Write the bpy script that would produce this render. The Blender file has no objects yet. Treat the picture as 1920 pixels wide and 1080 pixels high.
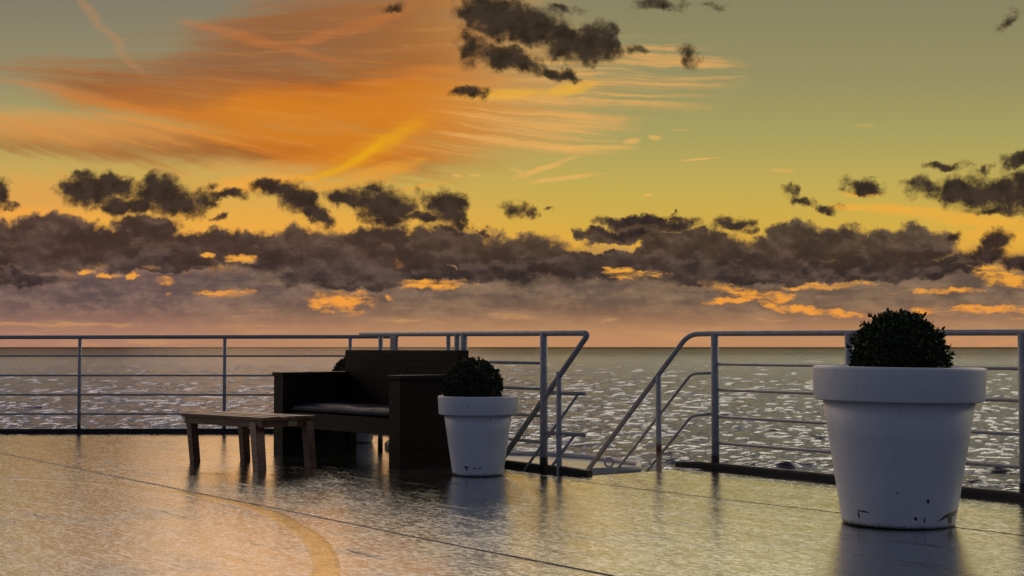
import bpy, bmesh, math, random
import numpy as np
from mathutils import Vector, Matrix, noise as mnoise

S = bpy.context.scene
R = math.radians

# ------------------------------------------------------------------ camera
FOC, EYE = 2700.0, 0.985            # focal length in photo pixels, eye height over the deck
PITCH = math.atan(110.0 / FOC)      # the horizon lies 110 px under the middle
cam_data = bpy.data.cameras.new("camera")
cam_data.sensor_width = 36.0
cam_data.lens = 36.0 * FOC / 1920.0
cam_data.clip_start, cam_data.clip_end = 0.1, 200000.0
cam = bpy.data.objects.new("camera", cam_data)
S.collection.objects.link(cam)
cam.location = (0, 0, EYE)
cam.rotation_euler = (math.pi / 2 + PITCH, 0, 0)
S.camera = cam
S.view_settings.view_transform = 'Standard'
S.view_settings.look = 'None'
S.view_settings.exposure = 0.0
S.view_settings.gamma = 1.0
S.cycles.use_denoising = True
S.cycles.max_bounces = 6

def at(px, py, z=0.0):
    """where the sight line of a photo pixel meets the level z"""
    u, v = (px - 960) / FOC, (540 - py) / FOC
    c, s = math.cos(PITCH), math.sin(PITCH)
    d = Vector((u, c - v * s, s + v * c))
    t = (z - EYE) / d.z
    return Vector((d.x * t, d.y * t, z))

def height_at(px, py, Y):
    """height of the sight line of a photo pixel at depth Y"""
    v = (540 - py) / FOC
    c, s = math.cos(PITCH), math.sin(PITCH)
    return EYE + Y * (s + v * c) / (c - v * s)

def lin(r, g, b):
    f = lambda c: c / 12.92 if c <= .04045 else ((c + .055) / 1.055) ** 2.4
    return (f(r / 255), f(g / 255), f(b / 255), 1.0)

# ------------------------------------------------------------------ node language
class Graph:
    def __init__(self, tree):
        self.t, self.n, self.l = tree, tree.nodes, tree.links
    def put(self, sock, v):
        if v is None: return
        if isinstance(v, Val): self.l.new(v.s, sock)
        elif isinstance(v, (tuple, list)) :
            sock.default_value = tuple(v)[:len(sock.default_value)]
        else:
            sock.default_value = v
    def math(self, op, a, b=None, c=None, clamp=False):
        n = self.n.new('ShaderNodeMath'); n.operation = op; n.use_clamp = clamp
        for i, v in enumerate((a, b, c)): self.put(n.inputs[i], v)
        return Val(self, n.outputs[0])
    def vmath(self, op, a, b=None):
        n = self.n.new('ShaderNodeVectorMath'); n.operation = op
        self.put(n.inputs[0], a)
        if b is not None: self.put(n.inputs[3] if op == 'SCALE' else n.inputs[1], b)
        return Val(self, n.outputs['Value'] if op in ('DOT_PRODUCT', 'LENGTH') else n.outputs[0])
    def sep(self, v):
        n = self.n.new('ShaderNodeSeparateXYZ'); self.put(n.inputs[0], v)
        return [Val(self, o) for o in n.outputs]
    def comb(self, x, y, z=0.0):
        n = self.n.new('ShaderNodeCombineXYZ')
        for i, v in enumerate((x, y, z)): self.put(n.inputs[i], v)
        return Val(self, n.outputs[0])
    def ramp01(self, v, lo, hi, smooth=True, a=0.0, b=1.0):
        n = self.n.new('ShaderNodeMapRange'); n.interpolation_type = 'SMOOTHSTEP' if smooth else 'LINEAR'
        n.clamp = True
        for i, x in enumerate((v, lo, hi, a, b)): self.put(n.inputs[i], x)
        return Val(self, n.outputs[0])
    def mix(self, f, a, b):
        n = self.n.new('ShaderNodeMix'); n.data_type = 'RGBA'; n.clamp_factor = True
        self.put(n.inputs[0], f); self.put(n.inputs[6], a); self.put(n.inputs[7], b)
        return Val(self, n.outputs[2])
    def ramp(self, v, stops, interp='LINEAR'):
        n = self.n.new('ShaderNodeValToRGB'); n.color_ramp.interpolation = interp
        e = n.color_ramp.elements
        e[0].position, e[1].position = stops[0][0], stops[-1][0]
        e[0].color, e[1].color = stops[0][1], stops[-1][1]
        for p, c in stops[1:-1]: e.new(p).color = c
        self.put(n.inputs[0], v)
        return Val(self, n.outputs[0])
    def noise(self, vec, scale, detail=4.0, rough=0.5, lac=2.0, dist=0.0, color=False, dims=None):
        n = self.n.new('ShaderNodeTexNoise'); n.noise_dimensions = dims or getattr(self, 'dims', '3D')
        self.put(n.inputs['Vector'], vec)
        for k, v in (('Scale', scale), ('Detail', detail), ('Roughness', rough), ('Lacunarity', lac), ('Distortion', dist)):
            self.put(n.inputs[k], v)
        return Val(self, n.outputs[1] if color else n.outputs[0])
    def voronoi(self, vec, scale, feature='F1', rand=1.0, out=0, detail=0.0, rough=0.5):
        n = self.n.new('ShaderNodeTexVoronoi'); n.feature = feature; n.voronoi_dimensions = getattr(self, 'dims', '3D')
        self.put(n.inputs['Vector'], vec); n.inputs['Scale'].default_value = scale
        n.inputs['Detail'].default_value = detail; n.inputs['Roughness'].default_value = rough
        n.inputs['Randomness'].default_value = rand
        return Val(self, n.outputs[out])
    def place(self, vec, loc, rot, scale):
        n = self.n.new('ShaderNodeMapping'); n.vector_type = 'TEXTURE'
        self.put(n.inputs[0], vec)
        n.inputs[1].default_value = loc; n.inputs[2].default_value = (0, 0, rot); n.inputs[3].default_value = scale
        return Val(self, n.outputs[0])
    def scaled(self, vec, scale, rot=0.0, loc=(0, 0, 0)):
        n = self.n.new('ShaderNodeMapping'); n.vector_type = 'POINT'
        self.put(n.inputs[0], vec)
        n.inputs[1].default_value = loc; n.inputs[2].default_value = (0, 0, rot); n.inputs[3].default_value = scale
        return Val(self, n.outputs[0])

class Val:
    def __init__(self, g, s): self.g, self.s = g, s
    def __add__(self, o): return self.g.math('ADD', self, o)
    __radd__ = __add__
    def __sub__(self, o): return self.g.math('SUBTRACT', self, o)
    def __rsub__(self, o): return self.g.math('SUBTRACT', o, self)
    def __mul__(self, o): return self.g.math('MULTIPLY', self, o)
    __rmul__ = __mul__
    def __truediv__(self, o): return self.g.math('DIVIDE', self, o)
    def __neg__(self): return self.g.math('MULTIPLY', self, -1.0)

# ------------------------------------------------------------------ world: dusk sky with clouds
# The sky is a function of direction only: (x, y) are tangent coordinates round a fixed compass
# direction (a little above the horizon, due +Y), in thousandths that read like the photo's pixels.
world = bpy.data.worlds.new("World"); S.world = world
world.use_nodes = True
world.node_tree.nodes.clear()
W = Graph(world.node_tree); W.dims = '2D'
world.cycles.sampling_method = 'MANUAL'; world.cycles.sample_map_resolution = 512
tc = W.n.new('ShaderNodeTexCoord')
D = Val(W, tc.outputs['Generated'])
AX = (0, math.cos(PITCH), math.sin(PITCH)); UP = (0, -math.sin(PITCH), math.cos(PITCH))
fwd = W.vmath('DOT_PRODUCT', D, AX); upv = W.vmath('DOT_PRODUCT', D, UP)
dx, dy, dz = W.sep(D)
fs = W.math('MAXIMUM', fwd, 0.15)
X = (dx / fs) * 2.7 + 0.96
Y = (upv / fs) * -2.7 + 0.54
P = W.comb(X, Y, 1.0)

# warps and noises shared by the clouds
def noise_vec(vec, scale, detail, rough):
    return W.comb(W.noise(vec, scale, detail, rough) - 0.5, W.noise(W.vmath('ADD', vec, (7.3, 3.1, 5.7)), scale, detail, rough) - 0.5, 0.0)
wv = noise_vec(P, 16.0, 5.0, 0.62)
PW = W.vmath('ADD', P, W.vmath('MULTIPLY', wv, (0.075, 0.05, 0.0)))       # billowy
w2x = W.noise(W.scaled(P, (1.0, 3.2, 1.0)), 5.0, 4.0, 0.6) - 0.5
w2y = W.noise(W.scaled(P, (1.0, 3.2, 1.0), 0.0, (7.3, 3.1, 0)), 5.0, 4.0, 0.6) - 0.5
wv2 = W.comb(w2x, w2y, 0.0)
fx = X + w2x * 0.06 + 0.35
fth = (Y - 0.115 - X * 0.05 + w2y * 0.020) / fx
PS = W.vmath('ADD', P, W.vmath('MULTIPLY', wv2, (0.10, 0.035, 0.0)))      # drawn-out
PG = W.vmath('ADD', P, W.vmath('MULTIPLY', wv, (0.05, 0.022, 0.0)))
fine = W.noise(W.scaled(P, (1.0, 1.25, 1.0)), 34.0, 7.0, 0.66)
bill = W.noise(W.scaled(P, (1.0, 1.6, 1.0)), 11.0, 6.0, 0.58)
streak = W.noise(W.comb(fx * 2.2, fth * 26.0, 1.0), 1.0, 6.0, 0.6)
streak2 = W.noise(W.comb(fx * 1.6, fth * 95.0, 1.0), 1.0, 5.0, 0.62, dist=0.25)
soft = W.noise(W.scaled(PS, (1.0, 2.6, 1.0), R(10)), 4.0, 6.0, 0.6)
lines = W.noise(W.scaled(PS, (1.0, 11.0, 1.0)), 5.0, 5.0, 0.6)
bill_up = W.noise(W.scaled(P, (1.0, 1.6, 1.0), 0.0, (0.004, -0.020, 0)), 11.0, 6.0, 0.58)
emboss = bill - bill_up
bankn = W.noise(W.scaled(PW, (1.0, 2.0, 1.0)), 7.5, 6.0, 0.6)
PF = W.vmath('ADD', P, W.vmath('MULTIPLY', wv2, (0.035, 0.010, 0.0)))
streak3 = W.noise(W.comb(fx * 5.0, fth * 75.0, 1.0), 1.0, 6.0, 0.62)
gapn = W.noise(W.scaled(PG, (1.0, 3.0, 1.0)), 24.0, 6.0, 0.66)
caul = W.voronoi(W.vmath('ADD', P, W.vmath('MULTIPLY', wv, (0.012, 0.010, 0.0))), 30.0, 'SMOOTH_F1', detail=2.0, rough=0.55)
rag = W.noise(W.scaled(PW, (1.0, 1.1, 1.0)), 26.0, 8.0, 0.7, dist=0.5)

def field(vec, blobs, k=0.0):
    """union of soft ellipses (cx, cy, rx, ry, rot degrees, height), photo pixels; 1 in the middle, 0 at the edge"""
    acc = None
    for b in blobs:
        cx, cy, rx, ry = (v / 1000 for v in b[:4])
        rot = R(b[4]) if len(b) > 4 else 0.0
        h = b[5] if len(b) > 5 else 1.0
        c, s = math.cos(rot), math.sin(rot)
        if rot == 0.0:
            n = W.n.new('ShaderNodeVectorMath'); n.operation = 'MULTIPLY_ADD'
            W.put(n.inputs[0], vec); n.inputs[1].default_value = (1 / rx, 1 / ry, 0); n.inputs[2].default_value = (-cx / rx, -cy / ry, 0)
            v = Val(W, n.outputs[0])
            e = W.math('SUBTRACT', h, W.vmath('DOT_PRODUCT', v, v))
        else:
            q1 = W.vmath('DOT_PRODUCT', vec, (c / rx, s / rx, -(c * cx + s * cy) / rx))
            q2 = W.vmath('DOT_PRODUCT', vec, (-s / ry, c / ry, (s * cx - c * cy) / ry))
            e = W.math('SUBTRACT', h, W.math('MULTIPLY_ADD', q1, q1, q2 * q2))
        acc = e if acc is None else (W.math('SMOOTH_MAX', acc, e, k) if k else W.math('MAXIMUM', acc, e))
    return acc
def field_smooth(vec, blobs, k=0.35): return field(vec, blobs, k)

# clear air behind everything: grey-green above, gold lower, glowing orange at the bottom
yy = W.ramp01(Y, -0.35, 0.65, smooth=False)
q = lambda y: (y + 350) / 1000.0
clear_r = W.ramp(yy, [(0.0, lin(118, 116, 98)), (q(0), lin(136, 131, 98)), (q(150), lin(152, 144, 98)), (q(250), lin(168, 158, 96)),
                      (q(350), lin(194, 171, 84)), (q(420), lin(210, 172, 72)), (q(480), lin(232, 168, 62)), (q(560), lin(247, 160, 58)), (1.0, lin(236, 150, 70))])
clear_l = W.ramp(yy, [(0.0, lin(112, 114, 104)), (q(0), lin(131, 124, 104)), (q(150), lin(152, 142, 106)), (q(250), lin(176, 160, 98)),
                      (q(340), lin(206, 168, 84)), (q(420), lin(236, 170, 70)), (q(480), lin(240, 165, 62)), (q(560), lin(247, 160, 62)), (1.0, lin(232, 146, 80))])
col = W.mix(W.ramp01(X, 0.45, 1.25), clear_l, clear_r)

# ---- high cirrus: a broad fan lit from under the horizon
body = field_smooth(PS, [(330, 190, 330, 58, 11), (560, 195, 420, 120, 4), (520, 75, 250, 75, -14), (800, 190, 330, 130, 0), (760, 60, 330, 100, 0),
                         (420, 270, 520, 50, 2), (1010, 190, 260, 110, 0, .9)], 0.5)
fb = W.ramp01(body + (streak - 0.5) * 1.3 + (streak3 - 0.5) * 0.9 + (soft - 0.5) * 0.5, -0.45, 0.95)
fan = fb * W.ramp01(X + (streak3 - 0.5) * 0.35, 1.22, 0.84)
hot = field_smooth(PS, [(580, 225, 330, 55, 6), (740, 210, 230, 60, -8), (300, 222, 260, 22, 13, .8), (660, 290, 170, 36, -12, .7)], 0.5)
cirr = W.ramp(W.ramp01(hot + (streak - 0.5) * 0.8 + (streak3 - 0.5) * 0.6, -2.4, 1.15), [(0.0, lin(164, 102, 52)), (0.40, lin(162, 94, 38)), (0.66, lin(192, 104, 26)), (1.0, lin(212, 124, 26))])
brown = W.ramp01(field_smooth(PS, [(420, 100, 330, 85, -10), (250, 165, 200, 34, 8, .9)], 0.4) + (soft - .5) * 1.2 + (streak3 - .5) * .8, -0.5, 1.2)
cirr = W.mix(brown * 0.68, cirr, lin(140, 92, 60))
cirr = W.mix(W.ramp01(X, 0.72, 1.12), cirr, lin(218, 158, 82))
cirr = W.mix(W.ramp01(streak3, 0.46, 0.76) * 0.18, cirr, lin(228, 156, 84))
col = W.mix(fan * 0.93, col, cirr)
# pale orange glow low on the left, under the fan
lowl = W.ramp01(field_smooth(PS, [(120, 240, 360, 36, 3, .9), (60, 372, 150, 50, 0, .9), (480, 320, 280, 26, 0, .5)], 0.5) + (streak - 0.5) * 1.2 + (streak3 - .5) * .8, -0.5, 1.3)
col = W.mix(lowl * 0.75, col, lin(224, 158, 82))
# ribbed streaks running out to the right
ribs = W.ramp01(streak2, 0.42, 0.66)
ribm = W.ramp01(field_smooth(P, [(1150, 130, 260, 95, 6), (1000, 230, 220, 75, 3), (950, 270, 260, 30, 1), (1310, 125, 130, 40, 8, .8)], 0.4) + (fine - .5) * .5, 0.0, 0.9)
col = W.mix(ribs * ribm * 0.80, col, lin(230, 170, 94))

def wisps(col, blobs, colour, alpha, vec=PF, n=None, amp=1.2, lo=-0.25, hi=1.15, k=0.3):
    f = field_smooth(vec, blobs, k)
    a = W.ramp01(f + (streak3 - 0.5) * amp + (fine - 0.5) * 0.5, lo, hi)
    return W.mix(a * alpha, col, colour)
# the bright golden hook
hk = [(575, 333, 55, 4.5, -9), (622, 321, 52, 6, -17), (664, 302, 54, 7.5, -26), (702, 280, 54, 9, -32), (740, 258, 70, 18, -30, .5)]
col = wisps(col, [(690, 285, 120, 26, -28), (600, 325, 110, 14, -14, .8), (770, 240, 70, 30, -20, .7)], lin(222, 146, 36), 0.6)
col = wisps(col, hk, lin(234, 172, 22), 0.68, amp=1.1, lo=-0.7, hi=1.4)
col = wisps(col, [(715, 322, 95, 17, -14), (640, 346, 130, 16, -8, .8), (780, 305, 40, 10, -20, .6), (790, 350, 70, 5, -8, .7)], lin(232, 158, 56), 0.75)
col = wisps(col, [(1070, 166, 62, 14, -12), (950, 176, 110, 14, -3, .8)], lin(238, 176, 56), 0.75)
col = wisps(col, [(1020, 315, 66, 7, -20), (978, 325, 30, 6, 28, .6), (1060, 334, 95, 5, -7), (1100, 277, 105, 6, 1), (1188, 267, 20, 6, -8), (1232, 260, 14, 6, 8),
                  (1318, 298, 42, 2.6, -4), (857, 331, 14, 4), (891, 330, 14, 4), (1467, 319, 32, 5, 4, .8), (1615, 235, 34, 5, 0, .5), (1215, 367, 10, 3, -6), (1275, 245, 36, 4, 0, .5)], lin(234, 178, 96), 0.72, amp=1.5, k=0.1)
col = wisps(col, [(170, 25, 60, 12, 48), (205, 66, 60, 11, 47), (245, 112, 60, 12, 42, .8)], lin(186, 134, 90), 0.42, amp=.8)
col = wisps(col, [(455, 68, 120, 10, 14), (560, 95, 90, 9, 16, .8), (620, 62, 90, 14, -22, .7), (700, 40, 90, 13, -20, .8), (80, 163, 100, 8, 10), (190, 190, 120, 10, 14), (300, 212, 110, 10, 9, .8)], lin(210, 122, 60), 0.36, amp=1.8, lo=-.8, hi=1.3)
# gold cirrus low on the right
col = wisps(col, [(1700, 395, 120, 12, 5), (1850, 415, 140, 16, 4), (1590, 390, 44, 7, 0), (1620, 365, 44, 8, 0), (1880, 440, 100, 16, 0), (1680, 470, 80, 8, 3, .8)], lin(240, 172, 62), 0.8)
col = wisps(col, [(70, 405, 140, 20, 2), (210, 345, 80, 20, 0, .5), (480, 345, 130, 20, -4)], lin(244, 166, 66), 0.8)

# ---- low grey-mauve deck of cloud along the horizon, with burning gaps
GAPS = [(388, 480, 13, 6), (452, 484, 30, 7), (160, 511, 20, 5), (205, 517, 24, 5), (246, 515, 12, 8), (283, 502, 17, 5), (308, 525, 18, 10), (420, 548, 52, 8), (318, 551, 10, 4, 0, .8),
        (638, 566, 62, 21), (725, 556, 10, 6, 0, .9), (812, 533, 74, 10), (1165, 510, 34, 14, 8), (1215, 515, 45, 8), (1345, 536, 38, 7, 14), (1392, 548, 58, 11, 14), (1450, 556, 42, 12, 0, .9),
        (1368, 564, 56, 6, -6), (1446, 572, 30, 8, 30, .9), (1512, 582, 62, 7, 8), (1585, 588, 50, 6, 6), (1535, 537, 70, 6, -2), (1610, 532, 60, 5, 0, .9), (1870, 510, 60, 17, 12),
        (1905, 528, 60, 10), (1770, 545, 70, 5, -3), (1860, 579, 130, 8), (1740, 583, 40, 5), (90, 395, 10, 10, 0, -1)]
gf = field(PG, GAPS)
gap = W.ramp01(gf + (gapn - 0.5) * 4.2 + (fine - 0.5) * 1.8, -0.35, 1.25)
low_t = W.ramp01(bankn * 0.35 + bill * 0.3 + lines * 0.35, 0.39, 0.61)
hz = W.ramp01(Y, 0.53, 0.64)
veil_d = W.mix(W.ramp01(X, 0.1, 0.9), lin(90, 74, 76), lin(96, 80, 70))
veil_b = W.mix(W.ramp01(X, 0.1, 1.1), lin(126, 101, 92), lin(132, 108, 86))
veil = W.mix(low_t, veil_d, veil_b)
veil = W.mix(W.ramp01(emboss, 0.0, 0.18) * 0.30, veil, lin(158, 128, 108))
veil = W.mix(W.ramp01(emboss, 0.0, -0.18) * 0.35, veil, lin(80, 66, 68))
hor = W.mix(W.ramp01(X, 0.0, 0.9), lin(172, 126, 106), lin(190, 138, 98))
hor = W.mix(W.ramp01(lines, 0.5, 0.68) * 0.45, hor, lin(206, 150, 98))
veil = W.mix(hz * hz, veil, hor)
veil_cov = W.ramp01(Y + (bill - 0.5) * 0.09, 0.455, 0.515)
gap = gap * (1.0 - W.ramp01(lines, 0.52, 0.66) * 0.6)
veil_cov = veil_cov * (1.0 - gap * 0.94 * W.ramp01(Y, 0.612, 0.59))
thin = W.ramp01(lines, 0.60, 0.72) * W.ramp01(Y, 0.62, 0.605) * W.ramp01(Y, 0.575, 0.597)
veil = W.mix(thin * 0.35, veil, lin(226, 162, 98))
col = W.mix(veil_cov * 0.985, col, veil)

# ---- long dark stratocumulus bank
BANK = [(20, 450, 90, 40), (95, 432, 75, 36), (160, 452, 110, 36), (265, 432, 75, 34), (240, 470, 220, 38), (60, 485, 150, 30), (420, 466, 240, 36), (600, 474, 230, 50), (700, 455, 90, 32), (820, 468, 200, 46),
        (860, 505, 220, 30), (985, 486, 105, 46), (1090, 500, 120, 32), (650, 522, 160, 22), (1240, 492, 190, 38), (1210, 452, 130, 26), (1120, 441, 55, 13, 4), (1215, 420, 100, 18), (1290, 455, 110, 30), (1400, 490, 180, 46), (1390, 517, 200, 20),
        (1495, 448, 70, 36), (1560, 452, 60, 34), (1620, 470, 140, 46), (1720, 462, 80, 42), (1660, 507, 190, 22), (1540, 515, 200, 18), (1800, 500, 70, 20, -8), (300, 500, 130, 16), (20, 520, 130, 20, 6, .8)]
holes = field(PW, [(1145, 462, 52, 9), (1110, 470, 25, 8), (1175, 463, 14, 6), (388, 480, 13, 6), (452, 485, 30, 7), (842, 506, 12, 5, 35, .8)])
bf = field_smooth(PW, BANK, 0.3)
bd = W.ramp01(bf + (fine - 0.5) * 0.7 + (rag - 0.5) * 0.5 + (0.5 - caul) * 0.35 + (bill - 0.5) * 0.4, -0.20, 0.40)
bd = bd * (1.0 - W.ramp01(holes + (fine - .5) * 1.2, 0.0, 0.6)) * (1.0 - gap)
bt = W.ramp01(bankn * 0.75 + rag * 0.12 + caul * 0.13, 0.42, 0.68)
bank_c = W.mix(bt, W.mix(W.ramp01(X, 0.2, 1.3), lin(54, 41, 42), lin(52, 42, 40)), W.mix(W.ramp01(X, 0.2, 1.3), lin(82, 64, 60), lin(82, 67, 57)))
bank_c = W.mix(W.ramp01(emboss, 0.0, 0.16) * 0.45, bank_c, lin(112, 90, 78))
bank_c = W.mix(W.ramp01(emboss, 0.0, -0.16) * 0.45, bank_c, lin(44, 34, 35))
edge = W.ramp01(bf + (bill - .5) * .8, 0.55, 0.05)
bank_c = W.mix(edge * 0.30, bank_c, lin(136, 112, 84))
col = W.mix(bd * 0.97, col, bank_c)

# ---- ragged dark puffs in front
PUFFS = [(182, 358, 82, 33), (148, 344, 40, 22, -30), (206, 345, 42, 28), (128, 352, 30, 20), (250, 384, 95, 20), (300, 358, 62, 30), (330, 378, 50, 34, 25), (372, 378, 34, 38, 0, .72), (418, 410, 20, 10, 0, .6),
         (0, 368, 26, 34), (25, 385, 20, 12, 0, .6), (425, 365, 60, 11, 4, .75), (395, 348, 12, 10, 0, .5), (520, 354, 58, 20, -8), (552, 368, 42, 32, 40), (592, 400, 42, 18, 28), (645, 374, 55, 17, 10), (705, 372, 72, 32), (735, 395, 55, 30),
         (728, 415, 44, 16), (790, 408, 48, 13, 6), (838, 384, 42, 30, 20), (860, 402, 30, 32, -20), (812, 372, 26, 18, 0, .62), (850, 432, 40, 9, 0, .55), (905, 432, 45, 6, 12, .45), (972, 394, 40, 20, 10, .62), (992, 398, 14, 15, 0, .85), (1032, 392, 18, 7, 0, .55),
         (925, 28, 80, 48, 10), (1000, 52, 90, 44, 14), (1080, 86, 80, 36, 10), (1120, 72, 42, 36, -20), (955, 110, 80, 26, 14), (1040, 136, 55, 15, 16), (880, 86, 44, 46, 0, .66), (1190, 92, 30, 14, 10, .6), (1045, 18, 60, 14, 0, .5),
         (880, 174, 42, 12, 2, .8), (1232, 9, 60, 17, 0, .62), (1298, 102, 26, 30, -20, .58), (1890, 36, 40, 18, -25, .5), (735, 12, 40, 12, 0, .42), (1340, 8, 40, 10, 0, .4),
         (1835, 360, 92, 33), (1910, 364, 80, 40), (1735, 356, 55, 26, 10, .68), (1870, 396, 90, 13, 3, .62), (1774, 313, 46, 11, -3, .85), (1905, 303, 42, 20), (1838, 320, 26, 12, -10, .66), (1618, 350, 42, 16, 0, .92), (1486, 357, 22, 16, 20, .7),
         (1504, 378, 34, 10, 12, .66), (1548, 386, 32, 12, 20, .68), (1378, 420, 44, 15, 0, .9), (1402, 436, 20, 12, 0, .6), (1215, 416, 108, 15, 0, .8), (1168, 440, 80, 12, 4, .8), (1782, 448, 24, 14, -20, .7), (1872, 452, 34, 24, -30, .9), (1856, 478, 60, 18, 0, .9), (1906, 490, 40, 20, 0, .85), (1262, 398, 5, 8, 30, .6)]
pf = field_smooth(PW, PUFFS, 0.22)
pd = W.ramp01(pf + (fine - 0.5) * 0.9 + (rag - 0.5) * 1.1 + (0.5 - caul) * 0.35 + (bill - 0.5) * 0.5, -0.45, 0.70)
pt = W.ramp01(rag * 0.6 + caul * 0.4, 0.38, 0.70)
puff_c = W.mix(pt, W.mix(W.ramp01(Y, 0.2, 0.45), lin(42, 34, 27), lin(45, 35, 33)), W.mix(W.ramp01(Y, 0.2, 0.45), lin(58, 48, 38), lin(62, 48, 44)))
puff_c = W.mix(W.ramp01(pd, 0.85, 0.15) * 0.5, puff_c, lin(128, 98, 58))
col = W.mix(pd * 0.985, col, puff_c)

# ---- the rest of the dome: dim blue-grey dusk from the Sky Texture, sun just down ahead of us
SUN_EL, SUN_AZ = R(2.0), R(-8.0)
sky = W.n.new('ShaderNodeTexSky'); sky.sky_type = 'NISHITA'; sky.sun_disc = False
sky.sun_elevation = SUN_EL; sky.sun_rotation = SUN_AZ
sky.dust_density = 2.0; sky.ozone_density = 3.0
nish = W.vmath('SCALE', Val(W, sky.outputs[0]), 0.02)
dome = W.vmath('ADD', nish, (0.090, 0.094, 0.134))
# bright cream band added to the unseen sky ahead, to brighten deck and sea reflections
azr = W.ramp01(dx, -0.35, 0.35)
high = W.mix(azr, (1.60, 1.24, 1.02, 1), (2.45, 2.12, 1.42, 1))
above = W.mix(W.ramp01(dz, 0.236, 0.285), lin(130, 126, 100), high)
above = W.mix(W.ramp01(dz, 0.42, 0.66), above, (0.085, 0.088, 0.105, 1))
front = W.ramp01(fwd, 0.25, 0.72) * W.ramp01(dz, 0.27, 0.238)
col = W.mix(front, W.mix(W.ramp01(dy, 0.0, 0.45), dome, above), col)
bg = W.n.new('ShaderNodeBackground'); W.put(bg.inputs[0], col); bg.inputs[1].default_value = 1.0
wo = W.n.new('ShaderNodeOutputWorld'); W.l.new(bg.outputs[0], wo.inputs[0])

# a faint, very soft last light from just over the horizon, ahead and a little left
sun_d = bpy.data.lights.new("sun", 'SUN'); sun_d.energy = 0.02; sun_d.angle = R(14); sun_d.color = (1.0, 0.62, 0.32)
sun = bpy.data.objects.new("sun", sun_d); S.collection.objects.link(sun)
_d = Vector((math.sin(SUN_AZ) * math.cos(R(7)), math.cos(SUN_AZ) * math.cos(R(7)), math.sin(R(7))))
sun.rotation_euler = (-_d).to_track_quat('-Z', 'Y').to_euler()

# ------------------------------------------------------------------ materials
def new_mat(name):
    m = bpy.data.materials.new(name); m.use_nodes = True
    g = Graph(m.node_tree); b = g.n['Principled BSDF']
    return m, g, b
def obj_co(g):
    return Val(g, g.n.new('ShaderNodeTexCoord').outputs['Object'])
def bump(g, b, h, strength, dist):
    n = g.n.new('ShaderNodeBump'); g.put(n.inputs['Height'], h)
    n.inputs['Strength'].default_value = strength; n.inputs['Distance'].default_value = dist
    g.l.new(n.outputs[0], b.inputs['Normal'])

def wet(m, g, b, rough, curve, tint=(1, 1, 1, 1), mod=None):
    """lay a mirror film over the paint: weak from above, strong at a glancing angle"""
    lw = g.n.new('ShaderNodeLayerWeight'); lw.inputs[0].default_value = 0.5
    gl = g.n.new('ShaderNodeBsdfGlossy'); gl.distribution = 'BECKMANN'; g.put(gl.inputs['Color'], tint); g.put(gl.inputs['Roughness'], rough)
    for n in list(b.inputs['Normal'].links):
        g.l.new(n.from_socket, gl.inputs['Normal']); g.l.new(n.from_socket, lw.inputs['Normal'])
    cv = g.ramp(Val(g, lw.outputs['Facing']), [(p, (v, v, v, 1)) for p, v in curve])
    mx = g.n.new('ShaderNodeMixShader'); g.put(mx.inputs[0], cv * mod if mod is not None else cv)
    g.l.new(b.outputs[0], mx.inputs[1]); g.l.new(gl.outputs[0], mx.inputs[2])
    b.inputs['Specular IOR Level'].default_value = 0.0
    out = [n for n in g.n if n.type == 'OUTPUT_MATERIAL'][0]
    g.l.new(mx.outputs[0], out.inputs[0])

SHIP = math.atan2(-0.81, 0.585)          # the seams, the bench and the side rails all run this way

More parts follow.
